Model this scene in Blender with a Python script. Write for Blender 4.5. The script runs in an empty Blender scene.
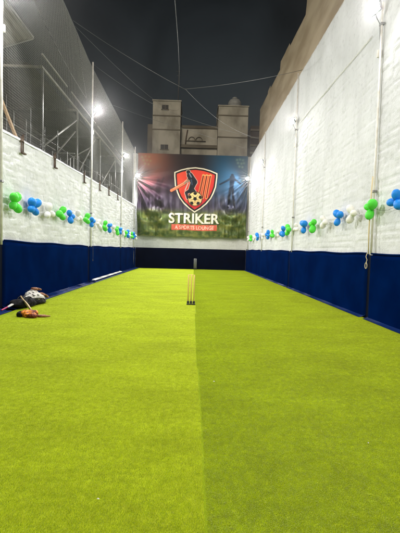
import bpy, bmesh, math, random
import numpy as np
from mathutils import Vector, Matrix, Quaternion

random.seed(7)
rng = np.random.default_rng(11)
sc = bpy.context.scene
COL = sc.collection
PI = math.pi

# ------------------------------------------------------------------ world, view, render
W = bpy.data.worlds.new("World"); sc.world = W; W.use_nodes = True
nt = W.node_tree; nt.nodes.clear()
out = nt.nodes.new("ShaderNodeOutputWorld"); bg = nt.nodes.new("ShaderNodeBackground")
tc = nt.nodes.new("ShaderNodeTexCoord"); sep = nt.nodes.new("ShaderNodeSeparateXYZ")
ramp = nt.nodes.new("ShaderNodeValToRGB")
nt.links.new(tc.outputs["Generated"], sep.inputs[0]); nt.links.new(sep.outputs["Z"], ramp.inputs[0])
e = ramp.color_ramp.elements
e[0].position = 0.0; e[0].color = (0.050, 0.052, 0.050, 1)
e[1].position = 1.0; e[1].color = (0.0058, 0.0076, 0.0088, 1)
m_ = ramp.color_ramp.elements.new(0.30); m_.color = (0.019, 0.023, 0.0245, 1)
m2_ = ramp.color_ramp.elements.new(0.50); m2_.color = (0.0088, 0.0108, 0.0120, 1)
cn_ = nt.nodes.new("ShaderNodeTexNoise"); cn_.inputs["Scale"].default_value = 3.2; cn_.inputs["Detail"].default_value = 7; cn_.inputs["Distortion"].default_value = .6
nt.links.new(tc.outputs["Generated"], cn_.inputs["Vector"])
cr_ = nt.nodes.new("ShaderNodeMapRange"); cr_.inputs[1].default_value = .36; cr_.inputs[2].default_value = .68; cr_.inputs[3].default_value = .45; cr_.inputs[4].default_value = 1.75
nt.links.new(cn_.outputs["Fac"], cr_.inputs[0])
cm_ = nt.nodes.new("ShaderNodeMix"); cm_.data_type = 'RGBA'; cm_.blend_type = 'MULTIPLY'; cm_.inputs["Factor"].default_value = 1
nt.links.new(ramp.outputs[0], cm_.inputs["A"]); nt.links.new(cr_.outputs[0], cm_.inputs["B"])
nt.links.new(cm_.outputs["Result"], bg.inputs[0]); bg.inputs[1].default_value = 1.0
nt.links.new(bg.outputs[0], out.inputs[0])

vs = sc.view_settings
sc.display_settings.display_device = 'sRGB'
vs.view_transform = 'Standard'; vs.look = 'None'; vs.gamma = 1.0; vs.exposure = 0.0
vs.use_curve_mapping = False
sc.render.engine = 'CYCLES'
sc.cycles.use_denoising = True
sc.cycles.max_bounces = 8
sc.cycles.diffuse_bounces = 4
sc.cycles.sample_clamp_indirect = 6.0
sc.cycles.use_light_tree = True

# ------------------------------------------------------------------ camera
cam = bpy.data.cameras.new("camera"); camo = bpy.data.objects.new("camera", cam); COL.objects.link(camo)
cam.sensor_fit = 'HORIZONTAL'; cam.sensor_width = 36.0; cam.lens = 36.0*370/400
cam.clip_start = 0.05; cam.clip_end = 2000
def set_camera():
    f = 370.0; roll = 0.025
    fw = Vector((192.6-200, 249.5-266.5, f)).normalized()
    d = Vector((-math.sin(roll), math.cos(roll), 0)); d = (d - fw*d.dot(fw)).normalized()
    r = d.cross(fw)
    R = Matrix((r, fw, -d))                     # camera (x right, y down, z forward) -> world
    M = Matrix((R @ Vector((1,0,0)), R @ Vector((0,-1,0)), R @ Vector((0,0,-1)))).transposed()
    camo.matrix_world = Matrix.Translation((0,0,1.5)) @ M.to_4x4()
set_camera(); sc.camera = camo

# sun added as fill from behind the viewer, to brighten the building fronts
sl = bpy.data.lights.new("building_fill", 'SUN'); so = bpy.data.objects.new("building_fill", sl); COL.objects.link(so)
sl.energy = 1.4; sl.angle = math.radians(25); sl.color = (1.0, 0.88, 0.72)
so.rotation_euler = Vector((0.30, 0.86, -0.42)).to_track_quat('-Z', 'Y').to_euler()

# ------------------------------------------------------------------ materials
def mat(name, color=(.5,.5,.5), rough=.6, metal=0., spec=.5, sheen=0., coat=0.):
    m = bpy.data.materials.new(name); m.use_nodes = True
    b = m.node_tree.nodes["Principled BSDF"]
    b.inputs["Base Color"].default_value = (*color, 1); b.inputs["Roughness"].default_value = rough
    b.inputs["Metallic"].default_value = metal; b.inputs["Specular IOR Level"].default_value = spec
    b.inputs["Sheen Weight"].default_value = sheen; b.inputs["Coat Weight"].default_value = coat
    return m
def nodes(m): return m.node_tree.nodes, m.node_tree.links, m.node_tree.nodes["Principled BSDF"]
def vary(m, c1, c2, scale=3., detail=6., bump=0., bscale=40., lo=.35, hi=.65, stretch=(1,1,1), rough=None):
    """two colour mottling in object space plus optional fine bump"""
    n, l, b = nodes(m)
    t = n.new("ShaderNodeTexCoord"); mp = n.new("ShaderNodeMapping"); mp.inputs["Scale"].default_value = stretch
    l.new(t.outputs["Object"], mp.inputs[0])
    nz = n.new("ShaderNodeTexNoise"); nz.inputs["Scale"].default_value = scale; nz.inputs["Detail"].default_value = detail
    l.new(mp.outputs[0], nz.inputs["Vector"])
    r = n.new("ShaderNodeValToRGB"); r.color_ramp.elements[0].position = lo; r.color_ramp.elements[1].position = hi
    r.color_ramp.elements[0].color = (*c1,1); r.color_ramp.elements[1].color = (*c2,1)
    l.new(nz.outputs["Fac"], r.inputs[0]); l.new(r.outputs[0], b.inputs["Base Color"])
    if bump:
        n2 = n.new("ShaderNodeTexNoise"); n2.inputs["Scale"].default_value = bscale; n2.inputs["Detail"].default_value = 5
        l.new(t.outputs["Object"], n2.inputs["Vector"])
        bp = n.new("ShaderNodeBump"); bp.inputs["Strength"].default_value = bump; bp.inputs["Distance"].default_value = .02
        l.new(n2.outputs["Fac"], bp.inputs["Height"]); l.new(bp.outputs[0], b.inputs["Normal"])
    return m

M = {}
M['wall'] = vary(mat('white_limewash', rough=.85, spec=.2), (.60,.61,.615), (.705,.715,.725), 1.1, 9, .45, 26, .3, .62, (1,1,.55))
def wall_wear(m):
    n, l, b = nodes(m)
    src = b.inputs["Base Color"].links[0].from_socket
    geo = n.new("ShaderNodeNewGeometry"); mp = n.new("ShaderNodeMapping"); mp.inputs["Scale"].default_value = (5, 5, .22)
    l.new(geo.outputs["Position"], mp.inputs[0])
    nz = n.new("ShaderNodeTexNoise"); nz.inputs["Scale"].default_value = 1.0; nz.inputs["Detail"].default_value = 6
    l.new(mp.outputs[0], nz.inputs["Vector"])
    mr = n.new("ShaderNodeMapRange"); mr.inputs[1].default_value = .36; mr.inputs[2].default_value = .52; mr.inputs[3].default_value = .965; mr.inputs[4].default_value = 1.0
    l.new(nz.outputs["Fac"], mr.inputs[0])
    n2 = n.new("ShaderNodeTexNoise"); n2.inputs["Scale"].default_value = 9; n2.inputs["Detail"].default_value = 8; n2.inputs["Roughness"].default_value = .7
    l.new(geo.outputs["Position"], n2.inputs["Vector"])
    m2 = n.new("ShaderNodeMapRange"); m2.inputs[1].default_value = .30; m2.inputs[2].default_value = .46; m2.inputs[3].default_value = .80; m2.inputs[4].default_value = 1.0
    l.new(n2.outputs["Fac"], m2.inputs[0])
    mu = n.new("ShaderNodeMath"); mu.operation = 'MULTIPLY'; l.new(mr.outputs[0], mu.inputs[0]); l.new(m2.outputs[0], mu.inputs[1])
    mx = n.new("ShaderNodeMix"); mx.data_type = 'RGBA'; mx.blend_type = 'MULTIPLY'; mx.inputs["Factor"].default_value = 1
    l.new(src, mx.inputs["A"]); l.new(mu.outputs[0], mx.inputs["B"]); l.new(mx.outputs["Result"], b.inputs["Base Color"])
wall_wear(M['wall'])
M['coping'] = vary(mat('wall_coping', rough=.9, spec=.2), (.45,.43,.39), (.72,.71,.68), 4, 6, .3, 30)
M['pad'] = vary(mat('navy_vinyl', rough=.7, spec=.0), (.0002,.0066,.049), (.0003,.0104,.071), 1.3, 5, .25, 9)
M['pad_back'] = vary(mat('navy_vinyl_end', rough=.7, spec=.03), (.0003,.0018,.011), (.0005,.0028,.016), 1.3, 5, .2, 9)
M['skirt'] = vary(mat('blue_floor_vinyl', rough=.5, spec=.2), (.0005,.012,.075), (.0008,.020,.12), 2.0, 5, .25, 12)
M['pad_gap'] = mat('dark_backing', (.0012,.003,.012), .8, spec=.1)
M['pipe'] = vary(mat('white_painted_pipe', rough=.4), (.62,.60,.54), (.80,.79,.75), 6, 5)
M['housing'] = mat('lamp_housing', (.25,.25,.25), .45, .6)
M['steel'] = vary(mat('galvanised_steel', rough=.5, metal=.35), (.07,.07,.064), (.13,.127,.117), 5, 5)
M['steel_pale'] = vary(mat('pale_steel', rough=.5, metal=.2), (.14,.137,.122), (.22,.213,.193), 5, 5)
M['rust'] = vary(mat('rusty_iron', rough=.8), (.06,.035,.022), (.16,.11,.08), 12, 6)
M['net'] = mat('net_cord', (.55,.55,.52), .7, spec=.2)
M['cable'] = mat('steel_cable', (.10,.10,.10), .6, .1)
M['black'] = mat('black_rubber', (.012,.012,.013), .6)
M['tan'] = vary(mat('raw_plaster', rough=.9, spec=.2), (.34,.265,.175), (.48,.39,.275), 1.1, 10, .7, 7, .34, .62, (1,.4,1.3))
M['tan2'] = vary(mat('old_concrete', rough=.9, spec=.2), (.26,.245,.20), (.47,.45,.385), .8, 10, .5, 5, .36, .60, (1,1,.6))
M['tan_dark'] = vary(mat('stained_concrete', rough=.9, spec=.2), (.12,.105,.08), (.19,.17,.13), .6, 7)
M['opening'] = mat('dark_opening', (.02,.018,.016), .6)
M['tank'] = vary(mat('water_tank_plastic', rough=.6), (.22,.23,.23), (.30,.31,.30), 3, 4)
M['shed_sheet'] = vary(mat('dull_sheet_metal', rough=.6, metal=.2), (.05,.05,.047), (.09,.088,.08), 1.0, 5)
M['canopy'] = vary(mat('canopy_sheet', rough=.7), (.13,.115,.095), (.20,.18,.15), .8, 5)
M['wood'] = vary(mat('weathered_plank', rough=.7), (.22,.13,.06), (.38,.25,.13), 4, 6, stretch=(8,8,1))
M['earth'] = vary(mat('packed_earth', rough=.95), (.07,.06,.05), (.12,.10,.08), .4, 6)

def emit_mat(name, color, strength):
    m = bpy.data.materials.new(name); m.use_nodes = True
    n = m.node_tree.nodes; n.clear()
    o = n.new("ShaderNodeOutputMaterial"); em = n.new("ShaderNodeEmission")
    em.inputs[0].default_value = (*color, 1); em.inputs[1].default_value = strength
    m.node_tree.links.new(em.outputs[0], o.inputs[0]); return m
LAMP = 3350.0
M['lens'] = emit_mat('lit_lamp_lens', (1.0, .985, .96), LAMP)
M['soft_lens'] = emit_mat('soft_lamp_lens', (1.0, .985, .96), LAMP*.66)
M['dim_lens'] = emit_mat('dim_lamp_lens', (1.0, .985, .96), LAMP*.52)

# ------------------------------------------------------------------ mesh helpers
class MB:
    def __init__(s): s.v = []; s.f = []
    def add(s, vs, fs):
        o = len(s.v); s.v += [tuple(p) for p in vs]; s.f += [tuple(i+o for i in q) for q in fs]; return s
    def box(s, x0,x1,y0,y1,z0,z1, mtx=None):
        vs = [Vector(p) for p in ((x0,y0,z0),(x1,y0,z0),(x1,y1,z0),(x0,y1,z0),(x0,y0,z1),(x1,y0,z1),(x1,y1,z1),(x0,y1,z1))]
        if mtx: vs = [mtx @ p for p in vs]
        return s.add(vs, [(0,3,2,1),(4,5,6,7),(0,1,5,4),(1,2,6,5),(2,3,7,6),(3,0,4,7)])
    def tube(s, pts, r, n=8, cap=True):
        pts = [Vector(p) for p in pts]; k = len(pts)
        rs = r if isinstance(r, (list, tuple)) else [r]*k
        ring = []; prev = None
        for i, p in enumerate(pts):
            t = (pts[min(i+1,k-1)] - pts[max(i-1,0)]).normalized()
            if prev is None:
                a = Vector((0,0,1)) if abs(t.z) < .9 else Vector((1,0,0))
                u = t.cross(a).normalized()
            else:
                u = (prev - t*prev.dot(t)).normalized()
            prev = u; w = t.cross(u)
            ring += [p + (u*math.cos(2*PI*j/n) + w*math.sin(2*PI*j/n))*rs[i] for j in range(n)]
        fs = [(i*n+j, i*n+(j+1)%n, (i+1)*n+(j+1)%n, (i+1)*n+j) for i in range(k-1) for j in range(n)]
        if cap: fs += [tuple(reversed(range(n))), tuple((k-1)*n+j for j in range(n))]
        return s.add(ring, fs)
    def lathe(s, prof, n=24, mtx=None):
        """profile of (radius, z); closed at both ends"""
        vs = []; fs = []; k = len(prof)
        for r, z in prof:
            for j in range(n):
                p = Vector((r*math.cos(2*PI*j/n), r*math.sin(2*PI*j/n), z))
                vs.append(mtx @ p if mtx else p)
        fs = [(i*n+j, i*n+(j+1)%n, (i+1)*n+(j+1)%n, (i+1)*n+j) for i in range(k-1) for j in range(n)]
        fs += [tuple(reversed(range(n))), tuple((k-1)*n+j for j in range(n))]
        return s.add(vs, fs)
    def build(s, name, m, parent=None, smooth=False, bevel=0., sub=0):
        me = bpy.data.meshes.new(name); me.from_pydata(s.v, [], s.f); me.update()
        if m: me.materials.append(m)
        if smooth:
            me.polygons.foreach_set("use_smooth", [True]*len(me.polygons))
        o = bpy.data.objects.new(name, me); COL.objects.link(o)
        if parent: o.parent = parent
        if bevel:
            b = o.modifiers.new("bevel", 'BEVEL'); b.width = bevel; b.segments = 2; b.limit_method = 'ANGLE'
        if sub:
            b = o.modifiers.new("sub", 'SUBSURF'); b.levels = sub; b.render_levels = sub
        return o
def grid_mesh(name, P, m, parent=None, smooth=True):
    """P: (rows, cols, 3) array"""
    R_, C_ = P.shape[:2]; me = bpy.data.meshes.new(name)
    idx = np.arange(R_*C_).reshape(R_, C_)
    q = np.stack([idx[:-1,:-1], idx[:-1,1:], idx[1:,1:], idx[1:,:-1]], -1).reshape(-1,4)
    me.vertices.add(R_*C_); me.vertices.foreach_set("co", P.astype(np.float32).ravel())
    me.loops.add(q.size); me.loops.foreach_set("vertex_index", q.astype(np.int32).ravel())
    me.polygons.add(len(q)); me.polygons.foreach_set("loop_start", np.arange(0, q.size, 4, dtype=np.int32))
    me.update(calc_edges=True)
    me.polygons.foreach_set("use_smooth", np.full(len(q), smooth))
    if m: me.materials.append(m)
    o = bpy.data.objects.new(name, me); COL.objects.link(o)
    if parent: o.parent = parent
    return o
def empty(name, loc=(0,0,0)):
    o = bpy.data.objects.new(name, None); COL.objects.link(o); o.location = loc; o.empty_display_size = .2; return o
def tag(o, label=None, cat=None, group=None, kind=None):
    if label: o["label"] = label
    if cat: o["category"] = cat
    if group: o["group"] = group
    if kind: o["kind"] = kind
    return o
def kids(o): return [c for c in bpy.data.objects if c.parent == o]
def copy_tree(o, parent=None):
    c = o.copy(); COL.objects.link(c)
    if parent: c.parent = parent
    for ch in kids(o): copy_tree(ch, c)
    return c
def value_noise(a, b, seed=0):
    """smooth 2-D value noise on arrays"""
    r = np.random.default_rng(seed); T = r.random((256, 256))
    ai = np.floor(a).astype(int); bi = np.floor(b).astype(int); fa = a-ai; fb = b-bi
    fa = fa*fa*(3-2*fa); fb = fb*fb*(3-2*fb)
    g = lambda i, j: T[i % 256, j % 256]
    return (g(ai,bi)*(1-fa)+g(ai+1,bi)*fa)*(1-fb) + (g(ai,bi+1)*(1-fa)+g(ai+1,bi+1)*fa)*fb
def fbm(a, b, seed=0, n=4):
    s = 0; w = .5
    for k in range(n):
        s = s + w*value_noise(a*2**k, b*2**k, seed+k); w *= .5
    return s

XL, XR, YB, Y0 = -4.40, 4.15, 28.25, -3.0      # inner wall faces, back wall, near end

# ------------------------------------------------------------------ ground and turf
g = MB().box(-400, 400, -200, 600, -.6, -.03).build('ground', M['earth']); tag(g, kind='structure')

def turf_mat(name, c1, c2, c3):
    m = mat(name, rough=.55, spec=.14)
    n, l, b = nodes(m)
    geo = n.new("ShaderNodeNewGeometry")
    r = n.new("ShaderNodeValToRGB"); r.color_ramp.elements[0].color = (*c1,1); r.color_ramp.elements[1].color = (*c3,1)
    k = r.color_ramp.elements.new(.5); k.color = (*c2,1)
    l.new(geo.outputs["Random Per Island"], r.inputs[0])
    nz = n.new("ShaderNodeTexNoise"); nz.inputs["Scale"].default_value = .9; nz.inputs["Detail"].default_value = 7; nz.inputs["Roughness"].default_value = .65
    mp = n.new("ShaderNodeMapping"); mp.inputs["Scale"].default_value = (.9, 1.7, 1.0)
    l.new(geo.outputs["Position"], mp.inputs[0]); l.new(mp.outputs[0], nz.inputs["Vector"])
    mr = n.new("ShaderNodeMapRange"); mr.inputs[1].default_value = .3; mr.inputs[2].default_value = .7; mr.inputs[3].default_value = .84; mr.inputs[4].default_value = 1.14
    l.new(nz.outputs["Fac"], mr.inputs[0])
    nf = n.new("ShaderNodeTexNoise"); nf.inputs["Scale"].default_value = 20; nf.inputs["Detail"].default_value = 5; nf.inputs["Roughness"].default_value = .6
    l.new(geo.outputs["Position"], nf.inputs["Vector"])
    mf = n.new("ShaderNodeMapRange"); mf.inputs[1].default_value = .32; mf.inputs[2].default_value = .66; mf.inputs[3].default_value = .85; mf.inputs[4].default_value = 1.10
    l.new(nf.outputs["Fac"], mf.inputs[0])
    mm_ = n.new("ShaderNodeMath"); mm_.operation = 'MULTIPLY'; l.new(mr.outputs[0], mm_.inputs[0]); l.new(mf.outputs[0], mm_.inputs[1])
    mx = n.new("ShaderNodeMix"); mx.data_type = 'RGBA'; mx.blend_type = 'MULTIPLY'; mx.inputs["Factor"].default_value = 1
    l.new(r.outputs[0], mx.inputs["A"]); l.new(mm_.outputs[0], mx.inputs["B"]); l.new(mx.outputs["Result"], b.inputs["Base Color"])
    b.inputs['Sheen Weight'].default_value = 1.0; b.inputs['Sheen Roughness'].default_value = .35; b.inputs['Sheen Tint'].default_value = (1,1,.60,1)
    return m
T1 = turf_mat('turf_fibre', (.39,.49,.001), (.53,.64,.004), (.67,.75,.045))
TB = vary(mat('turf_backing', rough=.9, spec=.1), (.18,.25,.003), (.24,.32,.005), 3, 6)
SEAM = 0.10
tg = MB().add([(-4.05,Y0,0),(SEAM,Y0,0),(SEAM,YB,0),(-4.05,YB,0)],[(0,1,2,3)]).add([(SEAM,Y0,0),(4.05,Y0,0),(4.05,YB,0),(SEAM,YB,0)],[(0,1,2,3)]).build('turf', TB)
tag(tg, kind='structure')

def blade_patch(name, n, lean, size=1.0, seed=1, h0=.0045, h1=.0085, w=.0015):
    r = np.random.default_rng(seed)
    x = r.random(n)*size; y = r.random(n)*size
    h = h0 + (h1-h0)*r.random(n); a = r.random(n)*2*PI
    cx_ = fbm(x*34, y*34, seed+5, 3); cy_ = fbm(x*34+40, y*34, seed+6, 3); ch = fbm(x*26, y*26, seed+7, 3)
    h = h*(.64 + .80*ch)
    lx = lean[0] + r.normal(0,.40,n) + (cx_-.44)*1.5; ly = lean[1] + r.normal(0,.40,n) + (cy_-.44)*1.5
    wv = w*(.7+.6*r.random(n)); dx = np.cos(a)*wv/2; dy = np.sin(a)*wv/2
    z0 = np.zeros(n)
    V = np.empty((n,5,3), np.float32)
    V[:,0] = np.stack([x-dx,y-dy,z0],-1); V[:,1] = np.stack([x+dx,y+dy,z0],-1)
    mx, my, mz = x+lx*h*.35, y+ly*h*.35, h*.6
    V[:,2] = np.stack([mx+dx*.85,my+dy*.85,mz],-1); V[:,3] = np.stack([mx-dx*.85,my-dy*.85,mz],-1)
    V[:,4] = np.stack([x+lx*h, y+ly*h, h],-1)
    base = (np.arange(n)*5)[:,None]
    quads = base + np.array([[0,1,2,3]]); tris = base + np.array([[3,2,4]])
    me = bpy.data.meshes.new(name)
    me.vertices.add(n*5); me.vertices.foreach_set("co", V.ravel())
    loops = np.concatenate([quads.ravel(), tris.ravel()]).astype(np.int32)
    me.loops.add(len(loops)); me.loops.foreach_set("vertex_index", loops)
    st = np.concatenate([np.arange(n)*4, n*4 + np.arange(n)*3]).astype(np.int32)
    me.polygons.add(2*n); me.polygons.foreach_set("loop_start", st); me.update(calc_edges=True)
    me.materials.append(T1)
    return bpy.data.objects.new(name, me)            # source for the scatter; never linked to the scene itself
def scatter(name, pts, patch, label):
    me = bpy.data.meshes.new(name); me.from_pydata(pts, [], [])
    o = bpy.data.objects.new(name, me); COL.objects.link(o)
    ng = bpy.data.node_groups.new(name, 'GeometryNodeTree')
    ng.interface.new_socket("Geometry", in_out='INPUT', socket_type='NodeSocketGeometry')
    ng.interface.new_socket("Geometry", in_out='OUTPUT', socket_type='NodeSocketGeometry')
    gi = ng.nodes.new("NodeGroupInput"); go = ng.nodes.new("NodeGroupOutput")
    ip = ng.nodes.new("GeometryNodeInstanceOnPoints"); oi = ng.nodes.new("GeometryNodeObjectInfo")
    oi.inputs["Object"].default_value = patch; oi.transform_space = 'ORIGINAL'
    ng.links.new(gi.outputs[0], ip.inputs["Points"]); ng.links.new(oi.outputs["Geometry"], ip.inputs["Instance"])
    ng.links.new(ip.outputs[0], go.inputs[0])
    md = o.modifiers.new("scatter", 'NODES'); md.node_group = ng
    return tag(o, label, 'artificial grass', kind='stuff')
pl = blade_patch('turf_patch', 130000, (0.10, .68), seed=3)
pr = blade_patch('turf_patch', 130000, (-0.05, -.38), seed=4)
ys = np.arange(0.6, YB-1.0, 1.0)
scatter('turf_pile', [(SEAM-1-i*1.0+random.uniform(-.004,.004)-(.0 if i else .003)+.014*math.sin(y*.8)+.006*math.sin(y*2.3), float(y), 0.001) for i in range(4) for y in ys] , pl,
        'lighter yellow-green half of the turf, pile leaning away, left of the seam')
scatter('turf_pile', [(SEAM+i*.985+random.uniform(-.004,.004)+(.0 if i else .003)+.014*math.sin(y*.8)+.006*math.sin(y*2.3), float(y), 0.001) for i in range(4) for y in ys], pr,
        'darker olive-green half of the turf, pile leaning nearer, right of the seam')

# ------------------------------------------------------------------ block walls
def block_relief(a, z, seed, smooth_above=None):
    """relief of painted rough blockwork, metres; a runs along the wall"""
    bh, bw = .165, .36
    zz = z + .012*(fbm(a*.8, z*.8, seed+50, 2)-.4)
    row = np.floor(zz/bh); aa = a + np.where(row % 2 > .5, bw/2, 0) + .03*(fbm(row*7.3, row*0+a*.3, seed+3, 1))
    colm = np.floor(aa/bw)
    hsh = np.sin(row*127.1 + colm*311.7 + seed)*43758.5453; hsh = hsh - np.floor(hsh)
    hs2 = np.sin(row*269.5 + colm*183.3 + seed)*24634.6345; hs2 = hs2 - np.floor(hs2)
    fz = (zz/bh - row)*bh; fa = (aa/bw - colm)*bw
    dz = np.minimum(fz, bh-fz); da = np.minimum(fa, bw-fa)
    gw = .008 + .010*fbm(a*3, z*3, seed+9, 2)
    groove = np.clip(1-np.minimum(dz, da*1.15)/gw, 0, 1)
    fill = np.clip((fbm(a*1.7, z*2.1, seed+20, 3)-.34)*5, 0.15, 1)         # some joints were smeared full by the paint
    tilt = (fz/bh-.5)*.010*(hs2-.5)*2
    d = (hsh-.5)*.012 - groove*.024*fill + tilt + (fbm(a*9, z*9, seed+31, 3)-.45)*.012 + (fbm(a*30, z*30, seed+77, 2)-.37)*.006
    if smooth_above is not None:
        k = np.clip((z-smooth_above)/.25, 0, 1)
        d = d*(1-.62*k) + k*(.018 + (fbm(a*2.2, z*.5, seed+8, 3)-.45)*.02)
    return d*1.0
def wall_sheet(y0, y1, x, sgn, ztop, seed, step, thick, name, label, smooth_above=None, ystep=None):
    root = empty(name, (x + sgn*thick/2, (y0+y1)/2, 0)); tag(root, label, 'wall')
    na = int((y1-y0)/(ystep or step))+1
    a = np.linspace(y0, y1, na); top = ztop(a)
    nz = int(top.max()/step)+1
    t = np.linspace(0, 1, nz)
    Z = t[:,None]*top[None,:]; A = np.repeat(a[None,:], nz, 0)
    d = block_relief(A, Z, seed, smooth_above)
    X = x - sgn*d
    P = np.stack([X, A, Z], -1)
    if sgn > 0: P = P[:, ::-1]
    o = grid_mesh('wall_face', P, M['wall'], root); o.matrix_parent_inverse = Matrix.Translation(-root.location)
    # body behind the face
    bm_ = MB(); ya = [y0, y1]
    xs = sorted([x+sgn*.03, x+sgn*thick])
    zt = [float(ztop(np.array([q]))[0]) for q in ya]
    bm_.add([(xs[0],y0,-.2),(xs[1],y0,-.2),(xs[1],y1,-.2),(xs[0],y1,-.2),(xs[0],y0,zt[0]-.01),(xs[1],y0,zt[0]-.01),(xs[1],y1,zt[1]-.01),(xs[0],y1,zt[1]-.01)],
            [(0,3,2,1),(4,5,6,7),(0,1,5,4),(1,2,6,5),(2,3,7,6),(3,0,4,7)])
    b = bm_.build('wall_core', M['coping'], root); b.matrix_parent_inverse = Matrix.Translation(-root.location)
    # uneven coping
    n = int((y1-y0)/.12); rows = []
    for i in range(n+1):
        y = y0 + (y1-y0)*i/n; zt_ = float(ztop(np.array([y]))[0])
        w1 = .012+.012*random.random(); hh = .015+.022*random.random()
        xi = x - sgn*w1; xo = x + sgn*(thick+.01)
        rows.append([(xi,y,zt_-.035),(xi,y,zt_+hh*.6),(x+sgn*.03,y,zt_+hh),(xo,y,zt_+hh),(xo,y,zt_-.03)])
    P = np.array(rows)
    if sgn < 0: P = P[:, ::-1]
    c = grid_mesh('coping', P, M['coping'] if sgn > 0 else M['wall'], root); c.matrix_parent_inverse = Matrix.Translation(-root.location)
    return root
topL = lambda a: np.interp(a, [-3, 8.6, 11, 17.5, 28.3], [3.95, 4.10, 4.22, 4.42, 4.68])
topR = lambda a: np.interp(a, [-3, 11, 28.3], [8.85, 8.68, 8.40])
wall_sheet(4.0, YB+.2, XL, -1, topL, 3, .032, .22, 'block_wall', 'low white painted block wall below the tall net, navy pads at its foot')
wall_sheet(4.0, YB+.2, XR, 1, topR, 5, .032, .24, 'block_wall', 'towering white painted block wall under the brown building, without any net', smooth_above=6.66)
for x, sg, tp, lb in ((XL,-1,topL,'near stretch of the low white block wall beside the viewer'), (XR,1,topR,'near stretch of the towering white block wall beside the viewer')):
    x0, x1 = sorted((x, x+sg*.22)); z = float(tp(np.array([2.]))[0])
    w = MB().box(x0, x1, Y0, 3.998, -.2, z).build('block_wall', M['wall']); tag(w, lb, 'wall')
# end wall behind the banner
na, nz = 220, 200
A = np.linspace(XL-.25, XR+.25, na); Z = np.linspace(0, 8.62, nz)
AA, ZZ = np.meshgrid(A, Z)
bw = empty('end_wall', (0, YB+.1, 0)); tag(bw, 'white end wall behind the printed banner, bare strip showing under it', 'wall')
P = np.stack([AA, YB - block_relief(AA, ZZ, 14)*.7, ZZ], -1)
o = grid_mesh('wall_face', P, M['wall'], bw); o.matrix_parent_inverse = Matrix.Translation(-bw.location)
o = MB().box(XL-.25, XR+.25, YB+.03, YB+.25, -.2, 8.60).build('wall_core', M['coping'], bw); o.matrix_parent_inverse = Matrix.Translation(-bw.location)

# ------------------------------------------------------------------ padding along the walls
POLE_Y = [8.5, 15.6, 22.4]
def pad(name, y0, y1, x, sgn, h0, h1, label, ledge):
    """quilted panel standing against a side wall, its skirt running out on the floor"""
    root = empty(name, (x, (y0+y1)/2, 0)); tag(root, label, 'wall pad', 'navy pads along the side walls')
    inv = Matrix.Translation(-root.location)
    n = max(12, int((y1-y0)/.02)); ys_ = np.linspace(y0, y1, n); m = 26
    rows = []
    th = .07
    for j in range(m+1):
        t = j/m
        wav = .012*np.sin(ys_*7.1+2*np.sin(ys_*1.3)) * (1-abs(2*t-1)) + .016*(fbm(ys_*2.2, ys_*0+t*2, int(abs(y0*7)), 3)-.45)
        wav = wav - .007*np.exp(-((((ys_-y0) % 2.36)-1.18)/.02)**2)
        edge = np.clip(np.minimum(ys_-y0, y1-ys_)/.05, 0, 1)**.5
        tt = min(1, (1-t)/.03)**.5
        xx = x - sgn*((th+wav)*edge*tt + .012)
        h = np.interp(ys_, [y0,y1],[h0,h1]) + .012*np.sin(ys_*2.3)
        rows.append(np.stack([xx, ys_, .02 + t*(h-.02)], -1))
    P = np.array(rows)
    if sgn > 0: P = P[:, ::-1]
    o = grid_mesh('pad_panel', P, M['pad'], root); o.matrix_parent_inverse = inv
    MB().tube([(x - sgn*(.055+.008*math.sin(y*3.1)), y, float(np.interp(y,[y0,y1],[h0,h1])) + .012*math.sin(y*2.3)+.006) for y in np.linspace(y0+.03, y1-.03, n//8)], .021, 7).build('hem', M['pad'], root, True).matrix_parent_inverse = inv
    # skirt
    rows = []
    for j in range(9):
        t = j/8
        z = .055*(1-t)**1.5 + .012 + .012*(fbm(ys_*2.5, ys_*0+t*3, 77, 2)-.4) * (t>0)
        if j == 0: z = z*0 + .09
        rows.append(np.stack([x - sgn*(th*.45 + (ledge-th*.45)*t) + ys_*0, ys_, z + ys_*0], -1))
    P = np.array(rows)
    if sgn > 0: P = P[:, ::-1]
    o = grid_mesh('skirt', P, M['skirt'], root); o.matrix_parent_inverse = inv
    return root
def gap_strip(y, x, sgn, h, label):
    x0, x1 = sorted((x - sgn*.012, x - sgn*.03))
    o = MB().box(x0, x1, y-.12, y+.12, 0.0, h).build('pad_joint', M['pad_gap']); tag(o, label, 'pad joint', 'dark joints between the navy pads')
ordL = ['nearest pad on the net side, gear piled at its foot', 'second pad on the net side, just past the kit bag', 'third pad on the net side, white plank at its foot', 'last pad on the net side, reaching the banner corner']
ordR = ['nearest pad under the tall wall, cut by the frame edge', 'second pad under the tall wall, past the hanging rope loop', 'third pad under the tall wall, beyond the second light pole', 'last pad under the tall wall, reaching the banner corner']
edges = [-2.5, 8.5, 15.6, 22.4, YB-.02]
hL = lambda y: float(np.interp(y, [0, 9, 18, 28],[1.63,1.58,1.50,1.53])); hR = lambda y: float(np.interp(y, [0, 7, 17, 28],[1.48,1.49,1.55,1.57]))
for i in range(4):
    a, b = edges[i]+.09, edges[i+1]-.09 if i < 3 else edges[i+1]
    pad('wall_pad', a, b, XL, -1, hL(a), hL(b), 'navy vinyl wall pad, '+ordL[i], .36)
    pad('wall_pad', a, b, XR, 1, hR(a), hR(b), 'navy vinyl wall pad, '+ordR[i], .20)
wl = ['first', 'second', 'third']
for i, y in enumerate(POLE_Y):
    gap_strip(y, XL, -1, hL(y)-.02, f'dark upright joint between pads at the {wl[i]} light pole on the net side')
    gap_strip(y, XR, 1, hR(y)-.02, f'dark upright joint between pads at the {wl[i]} light pole under the tall wall')
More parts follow.
